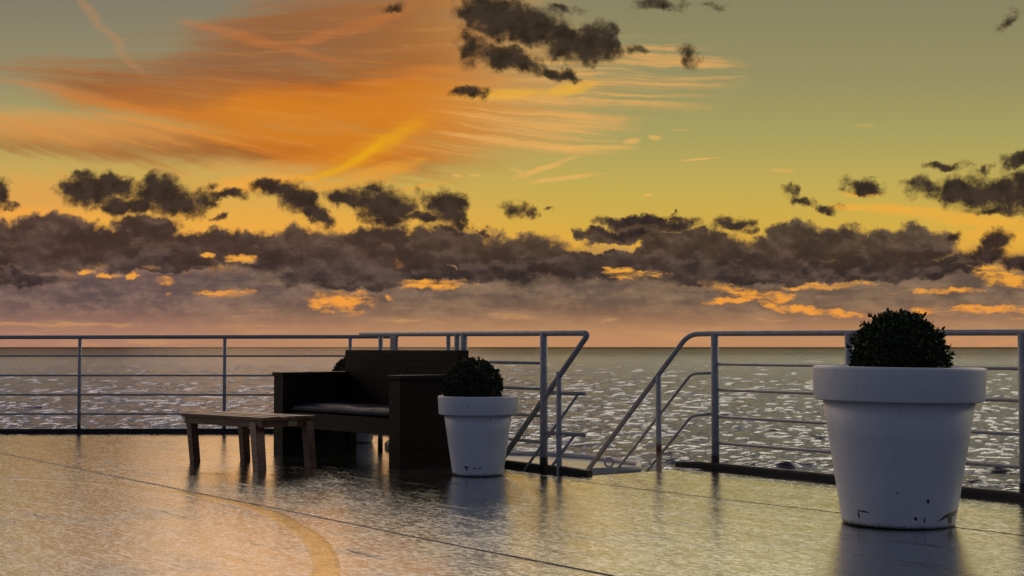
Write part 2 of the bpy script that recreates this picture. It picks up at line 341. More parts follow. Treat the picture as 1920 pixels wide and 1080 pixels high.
def mat_deck():
    m, g, b = new_mat("green_deck_paint")
    p = obj_co(g)
    pr = g.scaled(p, (1, 1, 1), -SHIP)
    big = g.noise(p, 0.9, 4, 0.6)
    mid = g.noise(g.scaled(pr, (0.8, 1.9, 1)), 5.0, 6, 0.65)
    fin = g.noise(p, 60.0, 4, 0.7)
    grit = g.noise(p, 220.0, 2, 0.6)
    c = g.mix(g.ramp01(mid, 0.35, 0.68), (0.044, 0.062, 0.048, 1), (0.078, 0.098, 0.074, 1))
    c = g.mix(g.ramp01(big, 0.45, 0.75) * 0.5, c, (0.13, 0.115, 0.085, 1))
    # scrapes and worn dark streaks
    s1 = g.noise(g.scaled(pr, (0.55, 5.0, 1), R(12)), 2.6, 7, 0.72, dist=0.6)
    scr = g.ramp01(s1, 0.595, 0.66)
    s2 = g.noise(g.scaled(p, (2.0, 6.0, 1), R(-20)), 1.7, 8, 0.75, dist=0.9)
    scr2 = g.ramp01(s2, 0.63, 0.70)
    c = g.mix(scr * 0.75, c, (0.024, 0.026, 0.022, 1))
    c = g.mix(scr2 * 0.6, c, (0.03, 0.028, 0.024, 1))
    g.put(b.inputs['Base Color'], c)
    rgn = g.noise(g.scaled(pr, (0.8, 1.5, 1)), 24.0, 6, 0.75)
    rg = g.ramp01(rgn * 0.75 + mid * 0.25, 0.38, 0.62, a=0.19, b=0.30)
    g.put(b.inputs['Roughness'], rg + scr * 0.2)
    b.inputs['IOR'].default_value = 1.9
    wav = g.noise(g.scaled(pr, (1, 1, 1)), 2.2, 3, 0.5)
    mid2 = g.noise(g.scaled(pr, (0.8, 1.4, 1)), 17.0, 6, 0.7)
    h = mid2 * 0.022 + fin * 0.022 + grit * 0.010 + wav * 0.012 - scr * 0.06
    bump(g, b, h, 1.0, 0.010)
    gn = g.noise(g.scaled(pr, (0.7, 1.6, 1)), 55.0, 6, 0.8); gn2 = g.noise(g.scaled(p, (1.0, 2.2, 1)), 13.0, 7, 0.75)
    gm = 1.0 - g.ramp01(gn * 0.5 + gn2 * 0.5, 0.46, 0.66) * 0.34 - scr * 0.62 - scr2 * 0.55
    dry = g.ramp01(g.noise(g.scaled(pr, (0.7, 1.3, 1)), 1.5, 7, 0.68, dist=0.5), 0.50, 0.66)
    gm = gm - dry * 0.26
    wet(m, g, b, rg + scr * 0.25 + dry * 0.04, [(0.0, 0.03), (0.6, 0.12), (0.8, 0.60), (0.87, 0.93), (1.0, 1.0)], mod=gm)
    return m

def mat_line():
    m, g, b = new_mat("worn_yellow_line_paint")
    p = obj_co(g); lx, ly, lz_ = g.sep(p)
    at_ = g.n.new('ShaderNodeAttribute'); at_.attribute_name = 'rim'; rim = Val(g, at_.outputs['Fac'])
    mid = g.noise(p, 7.0, 7, 0.7); fin = g.noise(p, 45.0, 6, 0.75)
    bare = g.ramp01(rim * 0.55 + (mid - 0.5) * 2.4 + (fin - 0.5) * 1.6 + g.ramp01(lx, -0.9, -3.4) * 0.75, 0.30, 1.0)
    c = g.mix(g.ramp01(mid, 0.40, 0.62), (0.62, 0.42, 0.10, 1), (0.44, 0.32, 0.10, 1))
    g.put(b.inputs['Base Color'], g.mix(bare, c, (0.075, 0.082, 0.062, 1)))
    bump(g, b, fin, 1.0, 0.0008)
    tint = g.mix(bare, (1.0, 0.87, 0.60, 1), (1, 1, 1, 1))
    gm = 1.0 - g.ramp01(fin * 0.5 + mid * 0.5, 0.46, 0.66) * 0.5
    wet(m, g, b, g.ramp01(fin, 0.36, 0.64, a=0.19, b=0.30), [(0.0, 0.03), (0.6, 0.12), (0.8, 0.58), (0.87, 0.88), (1.0, 0.95)], tint, mod=gm)
    return m

def mat_plain(name, col, rough, var=0.25, scale=9.0, bumps=0.0, metallic=0.0, stretch=(1, 1, 1), coat=0.0):
    m, g, b = new_mat(name)
    p = g.scaled(obj_co(g), stretch)
    n = g.noise(p, scale, 6, 0.65)
    lo = tuple(c * (1 - var) for c in col) + (1,); hi = tuple(min(1, c * (1 + var)) for c in col) + (1,)
    g.put(b.inputs['Base Color'], g.mix(g.ramp01(n, 0.3, 0.7), lo, hi))
    g.put(b.inputs['Roughness'], g.ramp01(n, 0.3, 0.7, a=rough * 0.85, b=rough * 1.2))
    b.inputs['Metallic'].default_value = metallic
    if bumps: bump(g, b, n, 1.0, bumps)
    return m

def mat_rail():
    m, g, b = new_mat("white_marine_paint")
    p = obj_co(g)
    n = g.noise(p, 14.0, 7, 0.7)
    c = g.mix(g.ramp01(n, 0.35, 0.7), (0.30, 0.305, 0.34, 1), (0.40, 0.405, 0.43, 1))
    c = g.mix(g.ramp01(g.noise(p, 31.0, 6, 0.7), 0.62, 0.72) * 0.8, c, (0.13, 0.055, 0.025, 1))
    g.put(b.inputs['Base Color'], c); b.inputs['Roughness'].default_value = 0.38
    bump(g, b, n, 1.0, 0.004)
    return m

def mat_rusty():
    m, g, b = new_mat("rusting_post_paint")
    x, y, z = g.sep(obj_co(g))
    p = obj_co(g)
    n = g.noise(p, 26.0, 7, 0.7)
    r = g.ramp01(g.math('ABSOLUTE', z - 0.63) + (n - 0.5) * 0.10, 0.075, 0.02)
    c = g.mix(g.ramp01(n, 0.35, 0.7), (0.32, 0.325, 0.36, 1), (0.42, 0.42, 0.44, 1))
    c = g.mix(g.ramp01(z + (n - .5) * .08, 0.64, 0.59) * 0.65, c, (0.34, 0.24, 0.13, 1))
    c = g.mix(r, c, (0.13, 0.045, 0.016, 1))
    g.put(b.inputs['Base Color'], c); b.inputs['Roughness'].default_value = 0.5
    bump(g, b, n, 1.0, 0.005)
    return m

def mat_wood(name, dark, light, rough, scale=1.0):
    m, g, b = new_mat(name)
    p = obj_co(g)
    grain = g.noise(g.scaled(p, (1.4 * scale, 16 * scale, 16 * scale)), 3.0, 8, 0.65, dist=0.5)
    blot = g.noise(p, 4.0, 4, 0.6)
    c = g.mix(g.ramp01(grain * 0.7 + blot * 0.3, 0.36, 0.66), dark, light)
    g.put(b.inputs['Base Color'], c)
    g.put(b.inputs['Roughness'], g.ramp01(grain, 0.3, 0.7, a=rough * 0.8, b=rough * 1.2))
    bump(g, b, grain, 1.0, 0.004)
    return m

def mat_pot(name, marks, base=0.74):
    """white planter plastic; marks are scuffs on the side that looks aft (x, z, rx, rz, rot)"""
    m, g, b = new_mat(name)
    p = obj_co(g); x, y, z = g.sep(p)
    n = g.noise(p, 6.0, 5, 0.6); f = g.noise(p, 48.0, 7, 0.75)
    c = g.mix(g.ramp01(n, 0.3, 0.7), (base * .88, base * .92, base * 1.0, 1), (base * .95, base * .98, base * 1.06, 1))
    acc = None
    for (mx, mz, rx, rz, rot) in marks:
        cs, sn = math.cos(R(rot)), math.sin(R(rot))
        v = g.comb(x, z, 1.0)
        a1 = g.vmath('DOT_PRODUCT', v, (cs / rx, sn / rx, -(cs * mx + sn * mz) / rx))
        a2 = g.vmath('DOT_PRODUCT', v, (-sn / rz, cs / rz, (sn * mx - cs * mz) / rz))
        e = 1.0 - g.math('MULTIPLY_ADD', a1, a1, a2 * a2)
        acc = e if acc is None else g.math('MAXIMUM', acc, e)
    k = g.ramp01(acc + (f - 0.5) * 2.2, -0.05, 0.30) * g.ramp01(y, 0.02, -0.02)
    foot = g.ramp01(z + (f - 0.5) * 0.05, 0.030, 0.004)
    speck = g.ramp01(g.noise(p, 90.0, 3, 0.5), 0.74, 0.78) * g.ramp01(z, 0.30, 0.05)
    drip = g.noise(g.scaled(p, (1.0, 1.0, 0.07)), 26.0, 5, 0.65)
    c = g.mix(g.ramp01(drip, 0.50, 0.72) * 0.15, c, (base * .52, base * .50, base * .46, 1))
    c = g.mix(g.ramp01(g.noise(p, 3.2, 6, 0.7), 0.55, 0.75) * 0.22, c, (base * .6, base * .58, base * .52, 1))
    c = g.mix(g.math('MAXIMUM', k, speck * 0.7), c, (0.035, 0.03, 0.027, 1))
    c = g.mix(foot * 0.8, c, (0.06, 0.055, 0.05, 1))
    g.put(b.inputs['Base Color'], c); b.inputs['Roughness'].default_value = 0.42
    bump(g, b, n * 0.6 + f * 0.12, 1.0, 0.004)
    return m

def mat_leaf(name, lo, hi):
    m, g, b = new_mat(name)
    rnd = g.noise(obj_co(g), 38.0, 3, 0.6)
    g.put(b.inputs['Base Color'], g.mix(g.ramp01(rnd, 0.35, 0.68), lo, hi))
    b.inputs['Roughness'].default_value = 0.5
    b.inputs['Specular IOR Level'].default_value = 0.3
    return m

def mat_sea():
    m, g, b = new_mat("sea_water")
    p = obj_co(g)
    b.inputs['Base Color'].default_value = (0.030, 0.026, 0.054, 1)
    b.inputs['IOR'].default_value = 2.1
    b.inputs['Roughness'].default_value = 0.10
    w1 = g.noise(g.scaled(p, (0.45, 1.2, 1), R(8)), 1.1, 5, 0.66, dist=0.4)
    w2 = g.noise(g.scaled(p, (0.45, 1.2, 1), R(-10)), 0.36, 4, 0.6, dist=0.3)
    rad = g.vmath('LENGTH', p)
    bump(g, b, (w1 * 0.30 + w2 * 0.9) * g.ramp01(rad, 300.0, 2600.0, smooth=False, a=1.0, b=0.72), 1.0, 1.0)
    rad = g.vmath('LENGTH', p)
    wet(m, g, b, g.ramp01(rad, 150.0, 2200.0, smooth=False, a=0.06, b=0.20), [(0.0, 0.02), (0.5, 0.03), (0.66, 0.06), (0.80, 0.17), (0.88, 0.88), (0.94, 0.92), (1.0, 0.22)], (0.80, 0.85, 1.0, 1), mod=g.ramp01(rad, 500.0, 5000.0, smooth=False, a=1.0, b=0.55))
    return m

M_DECK, M_LINE, M_RAIL, M_RUSTY = mat_deck(), mat_line(), mat_rail(), mat_rusty()
M_BLACK = mat_plain("black_kerb_paint", (0.010, 0.010, 0.010), 0.6, bumps=0.004)
M_SEAM = mat_plain("seam_sealant", (0.020, 0.022, 0.018), 0.45, bumps=0.004)
M_HULL = mat_plain("white_hull_paint", (0.66, 0.66, 0.68), 0.4, var=0.06, scale=2.0)
M_LOWER = mat_plain("pale_lower_deck_paint", (0.60, 0.58, 0.54), 0.22, var=0.1, scale=2.0, bumps=0.004)
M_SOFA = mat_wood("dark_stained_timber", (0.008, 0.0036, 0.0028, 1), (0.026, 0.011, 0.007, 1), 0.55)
M_TABLE = mat_wood("weathered_timber", (0.095, 0.043, 0.024, 1), (0.28, 0.135, 0.070, 1), 0.36)
M_PALE = mat_wood("pale_bare_timber", (0.26, 0.18, 0.09, 1), (0.40, 0.28, 0.15, 1), 0.6)
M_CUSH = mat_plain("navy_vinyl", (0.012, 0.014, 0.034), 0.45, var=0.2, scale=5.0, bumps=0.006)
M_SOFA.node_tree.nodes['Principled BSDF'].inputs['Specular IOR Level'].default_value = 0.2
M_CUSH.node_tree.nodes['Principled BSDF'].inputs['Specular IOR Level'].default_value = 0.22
M_SOIL = mat_plain("potting_soil", (0.02, 0.015, 0.011), 0.9, var=0.4, scale=40.0, bumps=0.01)
M_STEM = mat_plain("shrub_bark", (0.035, 0.025, 0.018), 0.8, scale=20.0, bumps=0.004)
M_LEAF_A = mat_leaf("pointed_evergreen_leaf", (0.014, 0.030, 0.012, 1), (0.085, 0.115, 0.045, 1))
M_LEAF_B = mat_leaf("box_leaf", (0.014, 0.028, 0.012, 1), (0.070, 0.095, 0.040, 1))
M_SEA = mat_sea()

# ------------------------------------------------------------------ mesh helpers
def link_mesh(name, verts, faces, mat, parent=None, smooth=False):
    me = bpy.data.meshes.new(name); me.from_pydata(verts, [], faces); me.update()
    me.materials.append(mat)
    if smooth:
        me.polygons.foreach_set('use_smooth', [True] * len(me.polygons))
    o = bpy.data.objects.new(name, me); S.collection.objects.link(o)
    if parent: o.parent = parent
    return o
def from_bm(name, bm, mat, parent=None, smooth=False, bevel=0.0, seg=2):
    if bevel:
        bmesh.ops.bevel(bm, geom=list(bm.edges), offset=bevel, segments=seg, affect='EDGES', profile=0.6)
    bmesh.ops.recalc_face_normals(bm, faces=bm.faces)
    me = bpy.data.meshes.new(name); bm.to_mesh(me); bm.free(); me.materials.append(mat)
    if smooth: me.polygons.foreach_set('use_smooth', [True] * len(me.polygons))
    o = bpy.data.objects.new(name, me); S.collection.objects.link(o)
    if parent: o.parent = parent
    return o
def box_bm(x0, x1, y0, y1, z0, z1, bm=None):
    bm = bm or bmesh.new()
    vs = [bm.verts.new((x, y, z)) for z in (z0, z1) for y in (y0, y1) for x in (x0, x1)]
    for f in ((0, 2, 3, 1), (4, 5, 7, 6), (0, 1, 5, 4), (2, 6, 7, 3), (0, 4, 6, 2), (1, 3, 7, 5)):
        bm.faces.new([vs[i] for i in f])
    return bm
def box(name, x0, x1, y0, y1, z0, z1, mat, parent, bevel=0.006):
    return from_bm(name, box_bm(x0, x1, y0, y1, z0, z1), mat, parent, bevel=bevel)
def round_path(pts, r, n=6):
    """round the corners of a polyline"""
    pts = [Vector(p) for p in pts]; out = [pts[0]]
    for a, b, c in zip(pts, pts[1:], pts[2:]):
        ra = min(r, (a - b).length * .45, (c - b).length * .45)
        p, q_ = b + (a - b).normalized() * ra, b + (c - b).normalized() * ra
        for i in range(n + 1):
            t = i / n
            out.append(p * (1 - t) ** 2 + b * 2 * t * (1 - t) + q_ * t * t)
    out.append(pts[-1]); return out
def tube(name, pts, r, mat, parent=None, sides=14, cap=True, lump=0.0):
    pts = [Vector(p) for p in pts]; verts, faces = [], []
    up = Vector((0, 0, 1)); prev = None
    for i, p in enumerate(pts):
        t = (pts[min(i + 1, len(pts) - 1)] - pts[max(i - 1, 0)]).normalized()
        if prev is None:
            u = t.cross(up)
            if u.length < 1e-3: u = t.cross(Vector((1, 0, 0)))
        else:
            u = prev - t * prev.dot(t)
        u.normalize(); prev = u; w = t.cross(u)
        for k in range(sides):
            a = 2 * math.pi * k / sides
            rr = r * (1 + lump * math.sin(i * 2.1 + k))
            verts.append(p + (u * math.cos(a) + w * math.sin(a)) * rr)
    for i in range(len(pts) - 1):
        for k in range(sides):
            k2 = (k + 1) % sides
            faces.append((i * sides + k, i * sides + k2, (i + 1) * sides + k2, (i + 1) * sides + k))
    if cap:
        faces.append(tuple(range(sides))[::-1]); faces.append(tuple((len(pts) - 1) * sides + k for k in range(sides)))
    o = link_mesh(name, verts, faces, mat, parent, smooth=True)
    return o
def lathe(name, prof, mat, parent=None, n=96):
    verts, faces = [], []
    for (r, z) in prof:
        for k in range(n):
            a = 2 * math.pi * k / n
            verts.append((r * math.cos(a), r * math.sin(a), z))
    for i in range(len(prof) - 1):
        for k in range(n):
            k2 = (k + 1) % n
            faces.append((i * n + k, i * n + k2, (i + 1) * n + k2, (i + 1) * n + k))
    return link_mesh(name, verts, faces, mat, parent, smooth=True)
def thing(name, label, cat, loc=(0, 0, 0), rotz=0.0, group=None):
    o = bpy.data.objects.new(name, None); S.collection.objects.link(o)
    o.empty_display_size = 0.2
    o.location = loc; o.rotation_euler = (0, 0, rotz); o['label'] = label; o['category'] = cat
    if group: o['group'] = group
    return o
def structure(o, kind='structure'):
    o['kind'] = kind; return o

# ------------------------------------------------------------------ sea
SEA_Z = -23.0
def build_sea():
    rng = np.random.RandomState(7)
    rows = [2.0, 20, 45, 70, 100, 130]
    r = 150.0
    while r < 4500: rows.append(r); r += 0.55 * (r / 180.0) ** 1.05
    while r < 90000: rows.append(r); r *= 1.22
    rows = np.array(rows)
    half, ncol = R(24), 900
    ang = np.concatenate([np.linspace(-half, half, ncol), np.linspace(half, 2 * math.pi - half, 34)[1:-1]])
    rr, aa = np.meshgrid(rows, ang, indexing='ij')
    x = rr * np.sin(aa); y = rr * np.cos(aa)
    z = np.zeros_like(x); dxs = np.zeros_like(x); dys = np.zeros_like(x)
    step = np.maximum(0.55 * (np.maximum(rr, 150) / 180.0) ** 1.05, rr * (2 * half / ncol))
    fine_ = (np.abs(((aa + math.pi) % (2 * math.pi)) - math.pi) <= half + 1e-6) & (rr < 4500) & (rr >= 150)
    xs, ys, st = x[fine_], y[fine_], step[fine_]
    zz = np.zeros_like(xs); cx = np.zeros_like(xs); cy = np.zeros_like(xs)
    N = 130
    L = np.exp(np.linspace(math.log(1.4), math.log(42.0), N)) * rng.uniform(.95, 1.05, N)
    th = R(-97) + rng.normal(0, 0.52, N)
    ph = rng.uniform(0, 2 * math.pi, N)
    for Li, ti, pi_ in zip(L, th, ph):
        k = 2 * math.pi / Li; a = 0.0063 * Li * (1.0 if Li < 6 else (6 / Li) ** 0.36)
        fade = np.clip((Li / st - 1.7) / 1.3, 0, 1)
        arg = k * (xs * math.cos(ti) + ys * math.sin(ti)) + pi_
        zz += a * fade * np.cos(arg)
        ch = a * fade * np.sin(arg) * 0.45
        cx -= ch * math.cos(ti); cy -= ch * math.sin(ti)
    z[fine_] = zz; x[fine_] += cx; y[fine_] += cy
    nr, nc = x.shape
    co = np.stack([x, y, z], -1).reshape(-1, 3)
    i = np.arange(nr - 1)[:, None]; j = np.arange(nc)[None, :]; j2 = (j + 1) % nc
    f = np.stack([i * nc + j, (i + 1) * nc + j, (i + 1) * nc + j2, i * nc + j2], -1).reshape(-1, 4)
    me = bpy.data.meshes.new("sea")
    me.vertices.add(len(co)); me.vertices.foreach_set('co', co.astype(np.float32).ravel())
    me.loops.add(f.size); me.loops.foreach_set('vertex_index', f.astype(np.int32).ravel())
    me.polygons.add(len(f)); me.polygons.foreach_set('loop_start', np.arange(0, f.size, 4, dtype=np.int32))
    me.polygons.foreach_set('use_smooth', np.ones(len(f), dtype=bool))
    me.update(calc_edges=True); me.validate()
    me.materials.append(M_SEA)
    o = bpy.data.objects.new("sea", me); S.collection.objects.link(o)
    o.location = (0, 0, SEA_Z)
    return structure(o)
build_sea()

# ------------------------------------------------------------------ the deck and its edge
EDGE_L = [(-11.0, 16.42), (-1.36, 16.42), (-1.18, 15.0), (-1.22, 13.70), (-0.412, 12.39), (0.25, 11.36), (0.575, 10.98)]     # rail line, port side of the opening
EDGE_R = [(1.36, 11.85), (1.625, 11.55), (2.43, 10.39), (3.26, 9.20), (4.35, 7.3), (5.3, 5.0), (5.9, 2.0), (6.0, -6.0)]
def offset(poly, d):
    out = []
    for i, p in enumerate(poly):
        a = Vector(poly[max(i - 1, 0)]); b = Vector(poly[min(i + 1, len(poly) - 1)])
        t = (b - a).normalized(); n = Vector((-t.y, t.x))
        out.append((p[0] + n.x * d, p[1] + n.y * d))
    return out
outline = offset(EDGE_L, 0.05)[:-1] + [(0.62, 11.04), (1.34, 11.62)] + offset(EDGE_R, 0.05)[1:] + [(-11.0, -6.0)]
bm = bmesh.new()
top = [bm.verts.new((x, y, 0)) for x, y in outline]
bm.faces.new(top)
bmesh.ops.triangulate(bm, faces=bm.faces)
structure(from_bm("deck", bm, M_DECK))
hv = [(x, y, z) for z in (-0.004, -0.10, SEA_Z - 1.0) for x, y in outline]
n = len(outline)
hv = [((x, y, z) if z > -0.05 else (x * .999, y * .999, z)) for x, y, z in hv]
hf = [(k * n + i, k * n + (i + 1) % n, (k + 1) * n + (i + 1) % n, (k + 1) * n + i) for k in range(2) for i in range(n)]
structure(link_mesh("hull", hv, hf, M_HULL))

def ribbon(name, pts, w, z, mat, crown=0.0):
    """a strip that follows pts on the deck; crown lifts its middle"""
    pts = [Vector((p[0], p[1])) for p in pts]; v, f = [], []
    for i, p in enumerate(pts):
        t = (pts[min(i + 1, len(pts) - 1)] - pts[max(i - 1, 0)]).normalized(); nn = Vector((-t.y, t.x))
        ww = w[i] if isinstance(w, (list, tuple)) else w
        for s_, zz in ((-.5, 0.0004), (-.3, z + crown * .8), (.3, z + crown * .8), (.5, 0.0004)):
            qd = p + nn * ww * s_; v.append((qd.x, qd.y, zz))
    for i in range(len(pts) - 1):
        a = i * 4
        f += [(a + k, a + k + 1, a + k + 5, a + k + 4) for k in range(3)]
    o = link_mesh(name, v, f, mat, smooth=bool(crown))
    at_ = o.data.attributes.new('rim', 'FLOAT', 'POINT')
    at_.data.foreach_set('value', [1.0, 0.0, 0.0, 1.0] * len(pts))
    return o
def spline(pts, n=10):
    pts = [Vector((p[0], p[1])) for p in pts]; out = []
    for i in range(len(pts) - 1):
        p0, p1, p2, p3 = pts[max(i - 1, 0)], pts[i], pts[i + 1], pts[min(i + 2, len(pts) - 1)]
        for k in range(n):
            t = k / n
            out.append(0.5 * ((2 * p1) + (p2 - p0) * t + (2 * p0 - 5 * p1 + 4 * p2 - p3) * t * t + (3 * p1 - p0 - 3 * p2 + p3) * t ** 3))
    out.append(pts[-1]); return out
arc = spline([(-6.6, 11.35), (-3.75, 10.82), (-2.49, 9.98), (-1.86, 9.28), (-1.48, 8.66), (-1.17, 7.87), (-0.975, 7.25), (-0.80, 6.2), (-0.82, 5.0), (-1.1, 3.6)], 14)
structure(ribbon("painted_line", arc, 0.125, 0.0022, M_LINE))
def wob(p, q_, n=60, a=0.012, seed=1):
    p, q_ = Vector(p), Vector(q_); t = (q_ - p).normalized(); nn = Vector((-t.y, t.x)); rnd = random.Random(seed)
    out = []; o = 0
    for i in range(n + 1):
        o = o * .8 + rnd.uniform(-a, a) * .5
        out.append(p.lerp(q_, i / n) + nn * o)
    return out
u = Vector((0.585, -0.81))
for k, (p0, t0, t1) in enumerate(((Vector((0.453, 6.18)), -13.0, 6.0), (Vector((0.62, 10.40)), -0.3, 5.5))):
    structure(ribbon("deck_seam", wob(p0 + u * t0, p0 + u * t1, 120, 0.012, k), [(0.010, 0.006)[k] + (0.012, 0.004)[k] * abs(math.sin(i * 1.7) * math.sin(i * .37)) for i in range(121)], 0.0, M_SEAM, crown=(0.005, 0.003)[k]))

def kerb(pts, w=0.07, h=0.058):
    pts = [Vector(p) for p in pts]; bm = bmesh.new(); rings = []
    for i, p in enumerate(pts):
        t = (pts[min(i + 1, len(pts) - 1)] - pts[max(i - 1, 0)]).normalized(); nn = Vector((-t.y, t.x))
        sec = [(-.5, 0.0), (-.5, h * .75), (-.38, h), (.38, h), (.5, h * .75), (.5, 0.0)]
        end = 0.72 if i in (0, len(pts) - 1) else 1.0
        rings.append([bm.verts.new((p.x + nn.x * s_ * w, p.y + nn.y * s_ * w, 0.001 + zz * end)) for s_, zz in sec])
    for a, b in zip(rings, rings[1:]):
        for k in range(5): bm.faces.new((a[k], b[k], b[k + 1], a[k + 1]))
    bm.faces.new(rings[0]); bm.faces.new(rings[-1][::-1])
    return structure(from_bm("kerb", bm, M_BLACK))
def densify(pts, n=8):
    out = []
    for a, b in zip(pts, pts[1:]):
        for i in range(n): out.append(Vector(a).lerp(Vector(b), i / n))
    out.append(Vector(pts[-1])); return out
kerb(round_path([Vector((*p, 0)) for p in EDGE_L[:-1]] + [Vector((0.60, 11.10, 0))], 0.5) and [v.xy for v in round_path([Vector((p[0], p[1], 0)) for p in EDGE_L[:-1]] + [Vector((0.59, 11.02, 0))], 0.5)])
kerb([v.xy for v in round_path([Vector((p[0], p[1], 0)) for p in EDGE_R], 0.5)])

# pale lower deck outboard of the gangway, with its raised rim
lz = -0.6
lp = [at(900, 888, lz), at(1102, 887.5, lz), at(1197, 883.5, lz), at(1197.5, 873, lz), at(1115, 861, lz), at(1029, 855, lz), at(900, 851, lz)]
bm = bmesh.new()
a_ = [bm.verts.new(p) for p in lp]; b_ = [bm.verts.new(p + Vector((0, 0, -3))) for p in lp]
bm.faces.new(a_); bm.faces.new(b_[::-1])
for i in range(len(lp)): bm.faces.new((a_[i], b_[i], b_[(i + 1) % len(lp)], a_[(i + 1) % len(lp)]))
structure(from_bm("lower_deck", bm, M_LOWER))
rim_o = thing("deck_rim", "bluish white raised rim round the lower landing beyond the gangway", "rim", (0, 0, 0))
tube("rim_pipe", [p + Vector((0, 0, .02)) for p in lp[1:]], 0.045, M_RAIL, rim_o)
ring = thing("pad_eye", "small ring bolt on the pale lower landing beside the gangway rail", "ring bolt", at(1142, 884, lz))
rp = [(0.055 * math.cos(t), 0, 0.115 + 0.055 * math.sin(t)) for t in np.linspace(0, 2 * math.pi, 20)]
tube("eye", rp, 0.014, M_RAIL, ring, 8, cap=False); tube("shank", [(0, 0, 0), (0, 0, .062)], 0.018, M_RAIL, ring, 8)

# ------------------------------------------------------------------ railings
def stanchion(par, x, y, z1, r, base=0.115, z0=0.0, mat=None, base_h=True, wide=None):
    o = (from_bm("stanchion", box_bm(-wide, wide, -.012, .012, 0, z1 - z0), mat or M_RAIL, par, bevel=.003) if wide else
         tube("stanchion", [(0, 0, 0), (0, 0, (z1 - z0) * .5), (0, 0, z1 - z0)], r, mat or M_RAIL, par))
    o.location = (x, y, z0)
    if wide: o.rotation_euler = (0, 0, SHIP)
    if base_h:
        tube("foot", [(0, 0, 0.0), (0, 0, base)], r * 1.09, M_BLACK, o)
    return o
def rails(par, pts, zs, r, name="rail"):
    for z in zs:
        tube(name, [(p[0], p[1], z + 0.002 * math.sin(3 * i)) for i, p in enumerate(pts)], r, M_RAIL, par, 10)

# along the far edge, left
ra = thing("railing", "long thin white railing along the far deck edge behind the low table", "railing", (0, 0, 0), 0, "railings round the deck edge")
def zl(x): return 1.092 + 0.006 * (x + 5.7) / 3.8
path = [(-11.0, 16.42), (-9.0, 16.42), (-7.0, 16.42), (-5.0, 16.42), (-3.0, 16.42), (-1.40, 16.42)]
tube("handrail", [(x, y, zl(x)) for x, y in path] + [(-1.20, 15.1, 1.104), (-1.20, 14.6, 1.104), (-1.25, 13.72, 1.10)], 0.0225, M_RAIL, ra)
rails(ra, path + [(-1.20, 15.1), (-1.20, 14.6), (-1.25, 13.75)], (.879, .657, .438, .22), 0.0112)
for px in (-121, 150.5, 422, 657):
    x = (px - 960) / FOC * 16.42
    stanchion(ra, x, 16.42, zl(x) - .012, 0.0205, base=0.10)
stanchion(ra, -8.3, 16.42, 1.08, 0.0205, base=0.10)

# guard between the sofa and the gangway; its top pipe folds back down along the stairs
rb = thing("railing", "thick white railing behind the sofa whose top pipe folds down beside the stairs", "railing", (0, 0, 0), 0, "railings round the deck edge")
g0, g1, g2, g3 = Vector((-1.47, 14.03, 1.106)), Vector((-.412, 12.37, 1.096)), Vector((.25, 11.36, 1.090)), Vector((.585, 10.97, 1.088))
DOWN = Vector((-.66, .75, -1.0))
e_dn = g3 + DOWN * 1.25 + Vector((0, 0, -.01))
tube("handrail", round_path([g0, g1, g2, g3, e_dn], 0.055, 8), 0.0225, M_RAIL, rb)
line = lambda px: None
for x, y, r, w in ((-1.245, 13.66, .0225, None), (-1.10, 13.43, .03, .052), (-.555, 12.60, .0205, None), (-.475, 12.475, .026, None), (-.412, 12.37, .031, None), (.25, 11.36, .0305, None)):
    stanchion(rb, x, y, 1.085, r, base=.118, wide=w)
rails(rb, [g0, g1, g2], (.855, .650, .438, .232), 0.0125)
rails(rb, [g2, Vector((.415, 11.17, 0)), Vector((.555, 11.0, 0))], (.626, .312), 0.0155, "short_rail")
p1 = Vector((.50, 11.07, .61)); p2 = Vector((.475, 11.09, .30))
tube("stair_rail", [p1, p1 + DOWN * .95], 0.0115, M_RAIL, rb, 10); tube("stair_rail", [p2, p2 + DOWN * .6], 0.0115, M_RAIL, rb, 10)
stanchion(rb, .366, 11.22, .79, .0225, z0=-0.6, base_h=False)

# right of the gangway, running towards us
rc = thing("railing", "white railing right of the gangway, running behind the large planter", "railing", (0, 0, 0), 0, "railings round the deck edge")
h8 = Vector((1.625, 11.55, 1.090)); hb = Vector((1.440, 11.755, 1.086)); end = hb + DOWN * 1.6
tube("handrail", round_path([Vector((6.0, -2.0, 1.05)), Vector((5.9, 2.0, 1.055)), Vector((5.3, 5.0, 1.06)), Vector((4.35, 7.3, 1.066)), Vector((3.26, 9.20, 1.076)), Vector((2.43, 10.39, 1.084)), h8, hb, end], 0.10, 8), 0.0215, M_RAIL, rc)
rr_ = [(1.625, 11.55), (2.43, 10.39), (3.26, 9.20), (4.35, 7.3), (5.3, 5.0), (5.9, 2.0)]
rails(rc, rr_, (.845, .640, .425, .217), 0.0118)
for (x, y), z in zip(rr_, (1.085, 1.078, 1.07, 1.06, 1.055, 1.05)):
    stanchion(rc, x, y, z, 0.0305, base=.118)
for z0, zb in ((.774, .765), (.448, .425)):
    tube("stair_rail", round_path([Vector((1.625, 11.55, z0)), hb.xy.to_3d() + Vector((.02, -.02, zb)), hb.xy.to_3d() + Vector((0, 0, zb)) + DOWN * (zb + .5)], 0.05), 0.0115, M_RAIL, rc, 10)
stanchion(rc, 1.219, 12.0, .745, .0235, z0=-0.5, mat=M_RUSTY, base_h=False)

